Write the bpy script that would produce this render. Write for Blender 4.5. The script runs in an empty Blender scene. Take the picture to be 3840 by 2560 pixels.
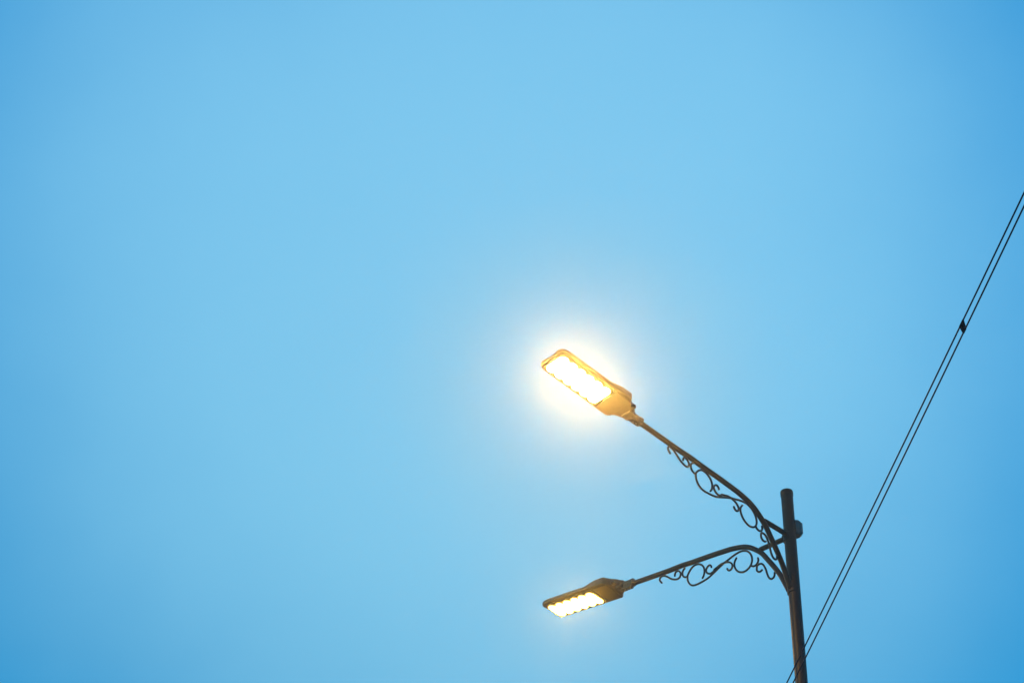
import bpy, bmesh, math, random
from mathutils import Vector, Matrix

# ------------------------------------------------------------------ settings
PITCH = 35.825          # camera tilt above the horizon, degrees
SUN_ELEV, SUN_AZ = 6.0, 100.0    # low dusk sun, to the left and a little beyond the lamp
SKY_STRENGTH = 0.15
SUN_STRENGTH = 0.10
HAZE_DENSITY = 0.0024
HAZE_G = 0.952
LED_UPPER, LED_LOWER = 270.0, 95.0

sc = bpy.context.scene
COL = sc.collection

# ------------------------------------------------------------------ camera
cd = bpy.data.cameras.new('camera')
cam = bpy.data.objects.new('camera', cd)
COL.objects.link(cam)
cam.location = (0, 0, 1.6)
cam.rotation_euler = (math.radians(90 + PITCH), 0, 0)
cd.lens, cd.sensor_width, cd.clip_end = 85, 36, 2000
sc.camera = cam

# ------------------------------------------------------------------ world, sun, exposure
wd = bpy.data.worlds.new('World')
sc.world = wd
wd.use_nodes = True
nt = wd.node_tree
bg = nt.nodes['Background']
sky = nt.nodes.new('ShaderNodeTexSky')
sky.sky_type = 'NISHITA'
sky.sun_disc = False
sky.sun_elevation = math.radians(SUN_ELEV)
sky.sun_rotation = math.radians(-SUN_AZ)
sky.ozone_density = 4.0
# lens vignette put into the sky colour: paler mid-view, deeper blue towards the corners
VIGN_AZ, VIGN_ELEV, VIGN_SPAN = -0.5, 37.0, 0.0415
VIGN_MID, VIGN_EDGE = (1.70, 1.68, 1.10, 1), (0.17, 0.82, 0.81, 1)
va, ve = math.radians(VIGN_AZ), math.radians(VIGN_ELEV)
tc = nt.nodes.new('ShaderNodeTexCoord')
dot = nt.nodes.new('ShaderNodeVectorMath'); dot.operation = 'DOT_PRODUCT'
nt.links.new(tc.outputs['Generated'], dot.inputs[0])
dot.inputs[1].default_value = (math.sin(va) * math.cos(ve), math.cos(va) * math.cos(ve), math.sin(ve))
nz = nt.nodes.new('ShaderNodeTexNoise'); nz.inputs['Scale'].default_value = 7.0; nz.inputs['Detail'].default_value = 4.0
nt.links.new(tc.outputs['Generated'], nz.inputs['Vector'])
wob = nt.nodes.new('ShaderNodeMath'); wob.operation = 'MULTIPLY_ADD'
wob.inputs[1].default_value = 0.012; nt.links.new(nz.outputs['Fac'], wob.inputs[0]); nt.links.new(dot.outputs['Value'], wob.inputs[2])
mr = nt.nodes.new('ShaderNodeMapRange'); mr.interpolation_type = 'SMOOTHSTEP'
mr.inputs['From Min'].default_value = 1.006 - VIGN_SPAN; mr.inputs['From Max'].default_value = 1.006
nt.links.new(wob.outputs[0], mr.inputs['Value'])
gain = nt.nodes.new('ShaderNodeMix'); gain.data_type = 'RGBA'
nt.links.new(mr.outputs['Result'], gain.inputs[0])
gain.inputs[6].default_value, gain.inputs[7].default_value = VIGN_EDGE, VIGN_MID
tint = nt.nodes.new('ShaderNodeMix'); tint.data_type = 'RGBA'; tint.blend_type = 'MULTIPLY'
tint.inputs[0].default_value = 1.0
nt.links.new(sky.outputs[0], tint.inputs[6]); nt.links.new(gain.outputs[2], tint.inputs[7])
# this evening sky is more even from low to high than the model's
sep = nt.nodes.new('ShaderNodeSeparateXYZ'); nt.links.new(tc.outputs['Generated'], sep.inputs[0])
lift = nt.nodes.new('ShaderNodeMapRange')
lift.inputs['From Min'].default_value, lift.inputs['From Max'].default_value = 0.47, 0.70
lift.inputs['To Min'].default_value, lift.inputs['To Max'].default_value = 0.89, 1.22
nt.links.new(sep.outputs['Z'], lift.inputs['Value'])
even = nt.nodes.new('ShaderNodeVectorMath'); even.operation = 'SCALE'
nt.links.new(tint.outputs[2], even.inputs[0]); nt.links.new(lift.outputs['Result'], even.inputs['Scale'])
nt.links.new(even.outputs[0], bg.inputs['Color'])
bg.inputs['Strength'].default_value = SKY_STRENGTH

sd = bpy.data.lights.new('sun', 'SUN')
sun = bpy.data.objects.new('sun', sd)
COL.objects.link(sun)
sd.energy, sd.angle, sd.color = SUN_STRENGTH, math.radians(2), (1.0, 0.74, 0.55)
e, a = math.radians(SUN_ELEV), math.radians(SUN_AZ)
to_sun = Vector((-math.sin(a) * math.cos(e), math.cos(a) * math.cos(e), math.sin(e)))
sun.rotation_euler = to_sun.to_track_quat('Z', 'Y').to_euler()

vs = sc.view_settings
vs.view_transform, vs.look, vs.exposure, vs.gamma = 'Standard', 'None', 2.0, 1.0
sc.render.engine = 'CYCLES'
sc.cycles.use_denoising = True
sc.cycles.use_adaptive_sampling = False
sc.cycles.max_bounces = 6
sc.cycles.volume_bounces = 0

# ------------------------------------------------------------------ helpers
def tag(o, label=None, cat=None, group=None, kind=None):
    for k, v in (('label', label), ('category', cat), ('group', group), ('kind', kind)):
        if v: o[k] = v
    return o

def empty(name, loc):
    o = bpy.data.objects.new(name, None)
    o.empty_display_size = 0.2
    o.location = loc
    COL.objects.link(o)
    return o

def link(name, bm, mat, parent=None, smooth=True):
    bmesh.ops.recalc_face_normals(bm, faces=bm.faces)
    me = bpy.data.meshes.new(name)
    bm.to_mesh(me); bm.free()
    me.materials.append(mat)
    for p in me.polygons: p.use_smooth = smooth
    o = bpy.data.objects.new(name, me)
    COL.objects.link(o)
    if parent: o.parent = parent
    return o

def sharp(o, ang=35):
    """smooth shading that keeps edges steeper than ang hard"""
    bm = bmesh.new(); bm.from_mesh(o.data)
    for ed in bm.edges:
        if len(ed.link_faces) == 2 and ed.calc_face_angle(0) > math.radians(ang): ed.smooth = False
    bm.to_mesh(o.data); bm.free()
    return o

def catmull(pts, step):
    pts = [Vector(p) for p in pts]
    out = []
    P = [pts[0] * 2 - pts[1]] + pts + [pts[-1] * 2 - pts[-2]]
    for i in range(1, len(P) - 2):
        p0, p1, p2, p3 = P[i - 1:i + 3]
        n = max(1, int((p2 - p1).length / step))
        for k in range(n):
            t = k / n
            out.append(0.5 * (2 * p1 + (p2 - p0) * t + (2 * p0 - 5 * p1 + 4 * p2 - p3) * t * t + (3 * p1 - p0 - 3 * p2 + p3) * t ** 3))
    out.append(pts[-1])
    return out

def tube(bm, pts, r, sides=14, up=Vector((0, 1, 0)), round_ends=True):
    """a round bar along pts; its ends are rounded off"""
    pts = [Vector(p) for p in pts]
    rad = [r] * len(pts)
    if round_ends:
        d0, d1 = (pts[0] - pts[1]).normalized(), (pts[-1] - pts[-2]).normalized()
        a_ = [(pts[0] + d0 * r * s, r * math.sqrt(max(0, 1 - s * s))) for s in (0.96, 0.75, 0.4)]
        b_ = [(pts[-1] + d1 * r * s, r * math.sqrt(max(0, 1 - s * s))) for s in (0.4, 0.75, 0.96)]
        pts = [p for p, _ in a_] + pts + [p for p, _ in b_]
        rad = [q for _, q in a_] + rad + [q for _, q in b_]
    rings = []
    for i, p in enumerate(pts):
        t = (pts[min(i + 1, len(pts) - 1)] - pts[max(i - 1, 0)]).normalized()
        n = (up - t * up.dot(t))
        if n.length < 1e-4: n = Vector((1, 0, 0)) - t * t.x
        n.normalize(); b = t.cross(n)
        rings.append([bm.verts.new(p + (n * math.cos(2 * math.pi * k / sides) + b * math.sin(2 * math.pi * k / sides)) * rad[i]) for k in range(sides)])
    for u, v in zip(rings, rings[1:]):
        for k in range(sides):
            bm.faces.new((u[k], u[(k + 1) % sides], v[(k + 1) % sides], v[k]))
    bm.faces.new(rings[0][::-1]); bm.faces.new(rings[-1])

def lathe(bm, prof, sides=48, axis=Vector((0, 0, 0))):
    rings = [[bm.verts.new((axis.x + r * math.cos(2 * math.pi * k / sides), axis.y + r * math.sin(2 * math.pi * k / sides), axis.z + z)) for k in range(sides)] for r, z in prof]
    for u, v in zip(rings, rings[1:]):
        for k in range(sides):
            bm.faces.new((u[k], u[(k + 1) % sides], v[(k + 1) % sides], v[k]))
    bm.faces.new(rings[0][::-1]); bm.faces.new(rings[-1])

def box(bm, c, s, bev=0.0, M=None):
    g = bmesh.ops.create_cube(bm, size=1.0)
    vs_ = g['verts']
    for v in vs_: v.co = Vector((c[0] + v.co.x * s[0], c[1] + v.co.y * s[1], c[2] + v.co.z * s[2]))
    if bev:
        ed = list({e_ for v in vs_ for e_ in v.link_edges})
        r = bmesh.ops.bevel(bm, geom=ed, offset=bev, segments=2, affect='EDGES', profile=0.5)
        vs_ = list({v for f_ in r['faces'] for v in f_.verts} | {v for v in vs_ if v.is_valid})
    if M is not None:
        for v in vs_: v.co = M @ v.co

# ------------------------------------------------------------------ materials
def paint(name, col, rough=0.45, metal=0.0, wear=0.3, scale=30.0, bump=0.15, spec=0.3):
    m = bpy.data.materials.new(name); m.use_nodes = True
    t = m.node_tree; b = t.nodes['Principled BSDF']
    co = t.nodes.new('ShaderNodeTexCoord')
    n1 = t.nodes.new('ShaderNodeTexNoise'); n1.inputs['Scale'].default_value = scale; n1.inputs['Detail'].default_value = 6
    n2 = t.nodes.new('ShaderNodeTexNoise'); n2.inputs['Scale'].default_value = scale * 9; n2.inputs['Detail'].default_value = 3
    rp = t.nodes.new('ShaderNodeValToRGB')
    rp.color_ramp.elements[0].position, rp.color_ramp.elements[1].position = 0.3, 0.75
    rp.color_ramp.elements[0].color = (*[c * (1 - wear) for c in col], 1)
    rp.color_ramp.elements[1].color = (*[c * (1 + wear) for c in col], 1)
    t.links.new(co.outputs['Object'], n1.inputs['Vector']); t.links.new(co.outputs['Object'], n2.inputs['Vector'])
    t.links.new(n1.outputs['Fac'], rp.inputs['Fac']); t.links.new(rp.outputs['Color'], b.inputs['Base Color'])
    mr = t.nodes.new('ShaderNodeMapRange'); mr.inputs['To Min'].default_value = rough - 0.1; mr.inputs['To Max'].default_value = rough + 0.15
    t.links.new(n1.outputs['Fac'], mr.inputs['Value']); t.links.new(mr.outputs['Result'], b.inputs['Roughness'])
    bp = t.nodes.new('ShaderNodeBump'); bp.inputs['Strength'].default_value = bump; bp.inputs['Distance'].default_value = 0.002
    t.links.new(n2.outputs['Fac'], bp.inputs['Height']); t.links.new(bp.outputs['Normal'], b.inputs['Normal'])
    b.inputs['Metallic'].default_value = metal
    b.inputs['Specular IOR Level'].default_value = spec
    return m

M_POLE = paint('dark_brown_paint', (0.009, 0.0045, 0.005), 0.45, wear=0.5, spec=0.10)
M_IRON = paint('dark_scroll_iron', (0.006, 0.004, 0.008), 0.45, spec=0.2)
M_HEAD = paint('grey_cast_aluminium', (0.034, 0.029, 0.025), 0.5)
M_CLAMP = paint('dark_clamp_casting', (0.03, 0.027, 0.025), 0.5)
M_BOLT = paint('dull_steel', (0.10, 0.10, 0.10), 0.4, 0.8)
M_BOX = paint('grey_box_plastic', (0.055, 0.055, 0.06), 0.5)
M_CABLE = paint('black_cable_sheath', (0.003, 0.005, 0.025), 0.6, spec=0.03)
M_SPACER = paint('black_spacer_plastic', (0.002, 0.0015, 0.0015), 0.8, spec=0.0)
M_GROUND = paint('dry_ground', (0.09, 0.085, 0.075), 0.8, 0, 0.4, 0.6, 0.4)
def led(name, strength, floor, power, col):
    m = bpy.data.materials.new(name); m.use_nodes = True
    b = m.node_tree.nodes['Principled BSDF']
    b.inputs['Base Color'].default_value = (0.8, 0.78, 0.7, 1)
    b.inputs['Emission Color'].default_value = col
    # the lens is brightest over its diodes and dims to its rim
    at = m.node_tree.nodes.new('ShaderNodeAttribute'); at.attribute_name = 'lens_depth'
    mu = m.node_tree.nodes.new('ShaderNodeMath'); mu.operation = 'MULTIPLY_ADD'
    mu.inputs[1].default_value, mu.inputs[2].default_value = strength, floor
    pw = m.node_tree.nodes.new('ShaderNodeMath'); pw.operation = 'POWER'; pw.inputs[1].default_value = power
    m.node_tree.links.new(at.outputs['Fac'], pw.inputs[0]); m.node_tree.links.new(pw.outputs[0], mu.inputs[0]); m.node_tree.links.new(mu.outputs[0], b.inputs['Emission Strength'])
    return m
M_LED_UP, M_LED_LOW = led('bright_led_lens', LED_UPPER, 40.0, 1.0, (1.0, 0.53, 0.10, 1)), led('off_beam_led_lens', LED_LOWER, 0.5, 3.0, (1.0, 0.50, 0.05, 1))

# ------------------------------------------------------------------ ground
bm = bmesh.new()
N, S = 40, 200.0
gv = [[bm.verts.new((-S + 2 * S * i / N, -S + 2 * S * j / N, 0.0)) for j in range(N + 1)] for i in range(N + 1)]
for i in range(N):
    for j in range(N):
        bm.faces.new((gv[i][j], gv[i + 1][j], gv[i + 1][j + 1], gv[i][j + 1]))
tag(link('ground', bm, M_GROUND, smooth=False), kind='structure')

# ------------------------------------------------------------------ street lamp
BASE = Vector((1.6087, 12.0, 0.0))
H = 7.5789 + 1.6                       # pole top
AZ_A = math.radians(-136.041)          # arm that comes towards the camera
AZ_B = AZ_A - math.pi / 2              # arm that goes away from it
R_POLE, R_ARM, R_ROD = 0.0350, 0.0157, 0.0063

lamp = empty('street_lamp', BASE)
tag(lamp, 'dark double-arm street lamp with scrollwork and two lit yellow heads', 'street lamp')

bm = bmesh.new()
lathe(bm, [(0.11, 0.0), (0.11, 0.012), (0.055, 0.014), (0.050, 0.9), (0.046, 0.93), (R_POLE, 1.0), (R_POLE, 3.0), (R_POLE, 5.0), (R_POLE, 7.0), (R_POLE, H - 0.012)])
pole = sharp(link('pole', bm, M_POLE, lamp), 50)
bm = bmesh.new()
lathe(bm, [(0.0370, -0.034), (0.0376, -0.032), (0.0376, -0.006), (0.0368, -0.002), (0.0345, 0.002), (0.018, 0.0045), (0.002, 0.005)])
cap = sharp(link('cap', bm, M_POLE, pole), 60); cap.location = (0, 0, H)

# the arm in its own plane: x = distance from the pole axis, z = height above the pole top
ARM = [(1.272, -0.0940), (1.10, -0.1155), (0.945, -0.1340), (0.847, -0.1425), (0.756, -0.1560), (0.60, -0.1750), (0.50, -0.1895), (0.44, -0.1995),
       (0.36, -0.2215), (0.30, -0.2520), (0.24, -0.3020), (0.21, -0.3355), (0.18, -0.3805), (0.15, -0.4265), (0.12, -0.4750), (0.088, -0.5330), (0.0518, -0.6180), (0.036, -0.655)]
BRACE = [(0.222, -0.2960), (0.15, -0.2990), (0.08, -0.3020), (0.034, -0.3045)]
SCROLL = {
    'hook': [(1.0102, -0.1911), (1.0221, -0.1766), (1.0257, -0.1620), (1.0189, -0.1506), (1.0038, -0.1479), (0.9830, -0.1550), (0.9613, -0.1712), (0.9398, -0.1909), (0.9182, -0.2059), (0.8964, -0.2162), (0.8770, -0.2191), (0.8628, -0.2138), (0.8559, -0.2002), (0.8562, -0.1859), (0.8674, -0.1705), (0.8810, -0.1647), (0.8937, -0.1672), (0.9004, -0.1755), (0.9027, -0.1876)],
    'tie': [(0.8201, -0.1716), (0.8301, -0.1768), (0.8376, -0.1866), (0.8404, -0.2020), (0.8366, -0.2177), (0.8248, -0.2298), (0.8099, -0.2356), (0.8014, -0.2337)],
    'loop': [(0.6832, -0.2951), (0.6737, -0.2839), (0.6671, -0.2656), (0.6658, -0.2451), (0.6714, -0.2240), (0.6853, -0.2052), (0.7064, -0.1904), (0.7281, -0.1847), (0.7502, -0.1859), (0.7702, -0.1963), (0.7877, -0.2124), (0.7983, -0.2268), (0.8020, -0.2440), (0.8004, -0.2635), (0.7920, -0.2857), (0.7766, -0.3043), (0.7579, -0.3147), (0.7335, -0.3195), (0.7033, -0.3197), (0.6704, -0.3179), (0.6374, -0.3131), (0.6087, -0.3035), (0.5837, -0.2942), (0.5586, -0.2839), (0.5308, -0.2736), (0.5031, -0.2644), (0.4758, -0.2586), (0.4429, -0.2505), (0.4076, -0.2447), (0.3781, -0.2441), (0.3519, -0.2503), (0.3263, -0.2645), (0.3079, -0.2852), (0.2977, -0.3069), (0.2941, -0.3292), (0.2969, -0.3487), (0.3076, -0.3672), (0.3245, -0.3807), (0.3462, -0.3876), (0.3675, -0.3878), (0.3907, -0.3785), (0.4108, -0.3626), (0.4252, -0.3403), (0.4316, -0.3168), (0.4288, -0.2972), (0.4212, -0.2842), (0.4124, -0.2745)],
    'curl': [(0.6094, -0.2515), (0.6136, -0.2397), (0.6240, -0.2324), (0.6373, -0.2357), (0.6490, -0.2476), (0.6519, -0.2627), (0.6447, -0.2774), (0.6303, -0.2881), (0.6142, -0.2914), (0.5894, -0.2856), (0.5908, -0.2784), (0.5631, -0.2715), (0.5356, -0.2645), (0.5086, -0.2655), (0.4848, -0.2715), (0.4665, -0.2800), (0.4515, -0.2950), (0.4468, -0.3127), (0.4538, -0.3282), (0.4703, -0.3333), (0.4826, -0.3258), (0.4873, -0.3152)],
    'link': [(0.3039, -0.3699), (0.2953, -0.3788), (0.2851, -0.3836), (0.2719, -0.3835), (0.2582, -0.3767), (0.2494, -0.3644), (0.2480, -0.3535), (0.2498, -0.3435)],
    'tail': [(0.2260, -0.4338), (0.2368, -0.4384), (0.2523, -0.4353), (0.2632, -0.4227), (0.2637, -0.4064), (0.2589, -0.3924), (0.2459, -0.3870), (0.2303, -0.3897), (0.2156, -0.4017), (0.2042, -0.4225), (0.1957, -0.4467), (0.1899, -0.4718), (0.1816, -0.4980), (0.1701, -0.5153), (0.1550, -0.5216), (0.1417, -0.5171), (0.1349, -0.5041), (0.1339, -0.4921)]}

def xz(pts): return [Vector((x, 0, z)) for x, z in pts]

def copy_tree(o, parent):
    c = o.copy(); COL.objects.link(c); c.parent = parent
    for ch in list(o.children): copy_tree(ch, c)
    return c

bm = bmesh.new()
tube(bm, catmull(xz(ARM), 0.012), R_ARM, 20)
arm = link('arm', bm, M_POLE, lamp)
bm = bmesh.new()
tube(bm, catmull(xz(BRACE), 0.03), R_ARM * 0.97, 20)
link('brace', bm, M_POLE, arm)
bm = bmesh.new()
for k, pts in SCROLL.items(): tube(bm, catmull(xz(pts), 0.005), R_ROD, 12)
link('scroll', bm, M_IRON, arm)
for zc, hh in ((-0.305, 0.070), (-0.652, 0.066)):
    bm = bmesh.new()      # a curved saddle plate on the pole, with its weld bead
    n = 10
    ri, ro = R_POLE + 0.0005, R_POLE + 0.0065
    ang = [math.radians(-38 + 76 * k / n) for k in range(n + 1)]
    q = [[bm.verts.new((r * math.cos(t_), r * math.sin(t_), z)) for t_ in ang] for r, z in ((ri, zc - hh / 2), (ro, zc - hh / 2), (ro, zc + hh / 2), (ri, zc + hh / 2))]
    for j in range(4):
        for k in range(n): bm.faces.new((q[j][k], q[j][k + 1], q[(j + 1) % 4][k + 1], q[(j + 1) % 4][k]))
    for k in (0, n): bm.faces.new([q[j][k] for j in range(4)])
    ring = [Vector((R_POLE + 0.008, 0.018 * math.cos(2 * math.pi * k / 16), zc + (0.004 if zc > -0.5 else 0.012) + 0.021 * math.sin(2 * math.pi * k / 16))) for k in range(17)]
    tube(bm, ring, 0.0042, 8, Vector((1, 0, 0)), False)
    sharp(link('mounting_plate', bm, M_POLE, arm), 40)
arm.location = (0, 0, H); arm.rotation_euler = (0, 0, AZ_A)
arm2 = copy_tree(arm, lamp); arm2.rotation_euler = (0, 0, AZ_B)

# ---- the lamp head: x along the head from its socket, y to its left, z up through it
def smooth_step(a_, b_, x):
    t_ = min(1, max(0, (x - a_) / (b_ - a_))); return t_ * t_ * (3 - 2 * t_)

HALF = [(0.045, 0.026), (0.060, 0.034), (0.078, 0.050), (0.100, 0.056), (0.117, 0.064), (0.130, 0.080), (0.141, 0.097), (0.152, 0.1015),
        (0.22, 0.1015), (0.30, 0.1015), (0.38, 0.101), (0.46, 0.101), (0.54, 0.1005), (0.60, 0.100), (0.632, 0.098), (0.652, 0.091), (0.665, 0.078), (0.671, 0.062), (0.668, 0.035), (0.665, 0.012)]
OUT = [(u, l) for u, l in HALF] + [(u, -l) for u, l in HALF[::-1]]

def inset(out, d):
    n = len(out); res = []
    for i in range(n):
        p, q_ = Vector(out[i - 1]), Vector(out[(i + 1) % n])
        t_ = (q_ - p).normalized(); nn = Vector((-t_.y, t_.x))
        c = Vector(out[i])
        s = c - nn * d if (c - nn * d - Vector((0.38, 0))).length < (c + nn * d - Vector((0.38, 0))).length else c + nn * d
        if i == 0 or i == n - 1: s = c + Vector((d * 0.3, -math.copysign(d, c.y)))
        res.append((s.x, s.y))
    return res

def head_top(u): return 0.018 + 0.024 * (1 - smooth_step(0.20, 0.30, u)) - 0.012 * (1 - smooth_step(0.05, 0.12, u))

def make_head():
    bm = bmesh.new()
    layers = []
    for d, wf in ((0.010, lambda u: -0.0065), (0.003, lambda u: -0.0045), (0.0, lambda u: 0.0), (0.0, lambda u: head_top(u) - 0.006), (0.004, lambda u: head_top(u)), (0.014, lambda u: head_top(u) + 0.004)):
        layers.append([bm.verts.new((u, l, wf(u))) for u, l in (inset(OUT, d) if d else OUT)])
    n = len(OUT)
    for a_, b_ in zip(layers, layers[1:]):
        for k in range(n): bm.faces.new((a_[k], a_[(k + 1) % n], b_[(k + 1) % n], b_[k]))
    h = n // 2
    for L in (layers[0], layers[-1]):
        for k in range(h - 1): bm.faces.new((L[k], L[k + 1], L[n - 2 - k], L[n - 1 - k]))
    hd = sharp(link('lamp_head', bm, M_HEAD, lamp), 40)
    # cooling fins on the top
    bm = bmesh.new()
    for k in range(9): box(bm, (0.47, -0.072 + 0.018 * k, 0.028), (0.30, 0.004, 0.018), 0.001)
    link('cooling_fin', bm, M_HEAD, hd, False)
    # frame round the lenses, and the cover of the gear compartment
    bm = bmesh.new()
    box(bm, (0.452, -0.002, -0.0085), (0.402, 0.164, 0.009), 0.002)
    link('lens_frame', bm, M_HEAD, hd, False)
    bm = bmesh.new()
    box(bm, (0.188, 0.0, -0.0075), (0.108, 0.166, 0.005), 0.002)
    link('gear_cover', bm, M_HEAD, hd, False)
    # six lens modules, each an outlined dome of its own
    for k in range(6):
        bm = bmesh.new()
        nu, nl = 10, 26
        dep = bm.verts.layers.float.new('lens_depth')
        uc, hu, hl = 0.2945 + 0.0628 * k, 0.0312, 0.0735
        g = []
        for i in range(nu + 1):
            row = []
            for j in range(nl + 1):
                x, y = -1 + 2 * i / nu, -1 + 2 * j / nl
                s = (1 - abs(x) ** 4) * (1 - abs(y) ** 6)
                # the short ends are rounded: the outline bows out like a lens
                yy = y * (1 - 0.28 * x * x)
                v = bm.verts.new((uc + hu * x, hl * yy - 0.003, -0.0128 - 0.007 * math.sqrt(max(s, 0))))
                v[dep] = max(0, (1 - x ** 4) * (1 - abs(y) ** 6))
                row.append(v)
            g.append(row)
        for i in range(nu):
            for j in range(nl): bm.faces.new((g[i][j], g[i][j + 1], g[i + 1][j + 1], g[i + 1][j]))
        link('lens', bm, M_LED_UP, hd)
    # side latch on the left of the neck
    bm = bmesh.new()
    box(bm, (0.091, 0.058, 0.004), (0.026, 0.026, 0.022), 0.005)
    tube(bm, [(0.091, 0.055, 0.004), (0.091, 0.068, 0.004)], 0.0085, 12, Vector((1, 0, 0)))
    link('latch', bm, M_CLAMP, hd)
    # slip-fitter: sleeve over the arm end, with a clamp block below
    bm = bmesh.new()
    tube(bm, [(-0.022, 0, 0.004), (0.0, 0, 0.004), (0.04, 0, 0.004), (0.075, 0, 0.008)], 0.0235, 24, Vector((0, 1, 0)), False)
    tube(bm, [(-0.026, 0, 0.004), (-0.010, 0, 0.004)], 0.0262, 24, Vector((0, 1, 0)), False)
    box(bm, (0.022, 0.0, -0.020), (0.078, 0.034, 0.020), 0.005)
    box(bm, (0.068, 0.0, -0.008), (0.050, 0.070, 0.022), 0.007)
    sharp(link('clamp_sleeve', bm, M_CLAMP, hd), 40)
    for k, u in enumerate((-0.008, 0.012, 0.034)):
        bm = bmesh.new()
        tube(bm, [(u, 0.004, -0.028), (u, 0.004, -0.036)], 0.0026, 10, Vector((1, 0, 0)))
        tube(bm, [(u, 0.004, -0.035), (u, 0.004, -0.039)], 0.0044, 8, Vector((1, 0, 0)))
        link('clamp_screw', bm, M_BOLT, hd)
    return hd

def set_head(hd, az, tilt, yaw, roll):
    a_, tilt, roll = az + math.radians(yaw), math.radians(tilt), math.radians(roll)
    hh = Vector((math.cos(a_), math.sin(a_), 0)); left = Vector((-math.sin(a_), math.cos(a_), 0)); z = Vector((0, 0, 1))
    u = hh * math.cos(tilt) + z * math.sin(tilt); w = -hh * math.sin(tilt) + z * math.cos(tilt)
    l2 = left * math.cos(roll) + w * math.sin(roll); w2 = -left * math.sin(roll) + w * math.cos(roll)
    o = Vector((math.cos(az) * 1.2700, math.sin(az) * 1.2700, H - 0.0943)) + w2 * 0.0033
    hd.matrix_local = Matrix(((u.x, l2.x, w2.x, o.x), (u.y, l2.y, w2.y, o.y), (u.z, l2.z, w2.z, o.z), (0, 0, 0, 1)))

head = make_head()
head2 = copy_tree(head, lamp)
low_lens = {}            # lower head is seen off-beam; that dimming is put into its lens material
for ch in head2.children:
    if ch.name.startswith('lens') and not ch.name.startswith('lens_frame'):
        ch.data = low_lens.setdefault(ch.data.name, ch.data.copy()); ch.data.materials[0] = M_LED_LOW
set_head(head, AZ_A, 9.82, -1.59, 3.03)
set_head(head2, AZ_B, 5.97, 3.05, 4.24)
head['label'] = 'upper lamp head, glaring white and turned towards the viewer'
head2['label'] = 'lower lamp head, seen flatter with its lens modules showing'

# ---- small grey box on the far right of the pole
bm = bmesh.new()
D_, Wd, Ht = 0.046, 0.064, 0.094
prof = [(-Wd / 2, 0), (-Wd / 2, D_ * 0.62), (-Wd / 2 + 0.014, D_), (Wd / 2 - 0.014, D_), (Wd / 2, D_ * 0.62), (Wd / 2, 0)]
lay = []
for zz, k in ((-Ht / 2, 0.70), (-Ht / 2 + 0.014, 1.0), (Ht / 2 - 0.014, 1.0), (Ht / 2, 0.70)):
    lay.append([bm.verts.new((R_POLE - 0.006 + d * k, y * (0.85 if k < 1 else 1), zz)) for y, d in prof])
for a_, b_ in zip(lay, lay[1:]):
    for k in range(6): bm.faces.new((a_[k], a_[(k + 1) % 6], b_[(k + 1) % 6], b_[k]))
bm.faces.new(lay[0]); bm.faces.new(lay[-1])
jb = link('junction_box', bm, M_BOX, lamp, False)
jb.location = (0, 0, H - 0.252); jb.rotation_euler = (0, 0, math.radians(12))
jb['label'] = 'small grey box with chamfered cover on the pole'

# ------------------------------------------------------------------ overhead cables
C0 = Vector((1.3517, 10.6261, 1.6)); CD = Vector((0.1686, -0.9857, 0)).normalized()
def cable_pt(s, k): return C0 + CD * s + Vector((0, 0, k[0] * s * s + k[1] * s + k[2]))
KU, KL = (0.0028, 0.0589, 5.6017), (0.0029, 0.0619, 5.5411)
for k, lab in ((KU, 'thin black overhead cable, the upper of the pair crossing the pole'), (KL, 'thin black overhead cable, the lower of the pair crossing the pole')):
    bm = bmesh.new()
    tube(bm, [cable_pt(-34 + 0.5 * i, k) for i in range(121)], 0.0034, 10, Vector((0, 0, 1)))
    tag(link('overhead_cable', bm, M_CABLE), lab, 'cable', 'pair of overhead cables')
bm = bmesh.new()
s0, s1, s2, s3 = 2.796, 2.749, 2.780, 2.811
nrm = Vector((0.9857, 0.1686, 0)) * 0.0035
c4 = [cable_pt(s0, KU) + Vector((0, 0, 0.004)), cable_pt(s1, KU) + Vector((0, 0, 0.004)), cable_pt(s2, KL) - Vector((0, 0, 0.004)), cable_pt(s3, KL) - Vector((0, 0, 0.004))]
f0 = [bm.verts.new(p - nrm) for p in c4]; f1 = [bm.verts.new(p + nrm) for p in c4]
bm.faces.new(f0); bm.faces.new(f1[::-1])
for k in range(4): bm.faces.new((f0[k], f0[(k + 1) % 4], f1[(k + 1) % 4], f1[k]))
bmesh.ops.bevel(bm, geom=list(bm.edges), offset=0.001, segments=2, affect='EDGES')
tag(link('cable_spacer', bm, M_SPACER, None, False), 'small dark spacer plate clamped between the two overhead cables', 'cable spacer')

# ------------------------------------------------------------------ haze added for a lens-bloom glow round the lamps
bm = bmesh.new()
box(bm, (0, 0, 5.3), (410, 410, 12.6))
mh = bpy.data.materials.new('lamp_bloom_haze'); mh.use_nodes = True
t = mh.node_tree
for n_ in list(t.nodes):
    if n_.type == 'BSDF_PRINCIPLED': t.nodes.remove(n_)
pv = t.nodes.new('ShaderNodeVolumePrincipled')
pv.inputs['Color'].default_value = (0.92, 0.93, 0.95, 1)
pv.inputs['Density'].default_value = HAZE_DENSITY
pv.inputs['Anisotropy'].default_value = HAZE_G
t.links.new(pv.outputs['Volume'], t.nodes['Material Output'].inputs['Volume'])
tag(link('bloom_haze', bm, mh, None, False), kind='stuff')
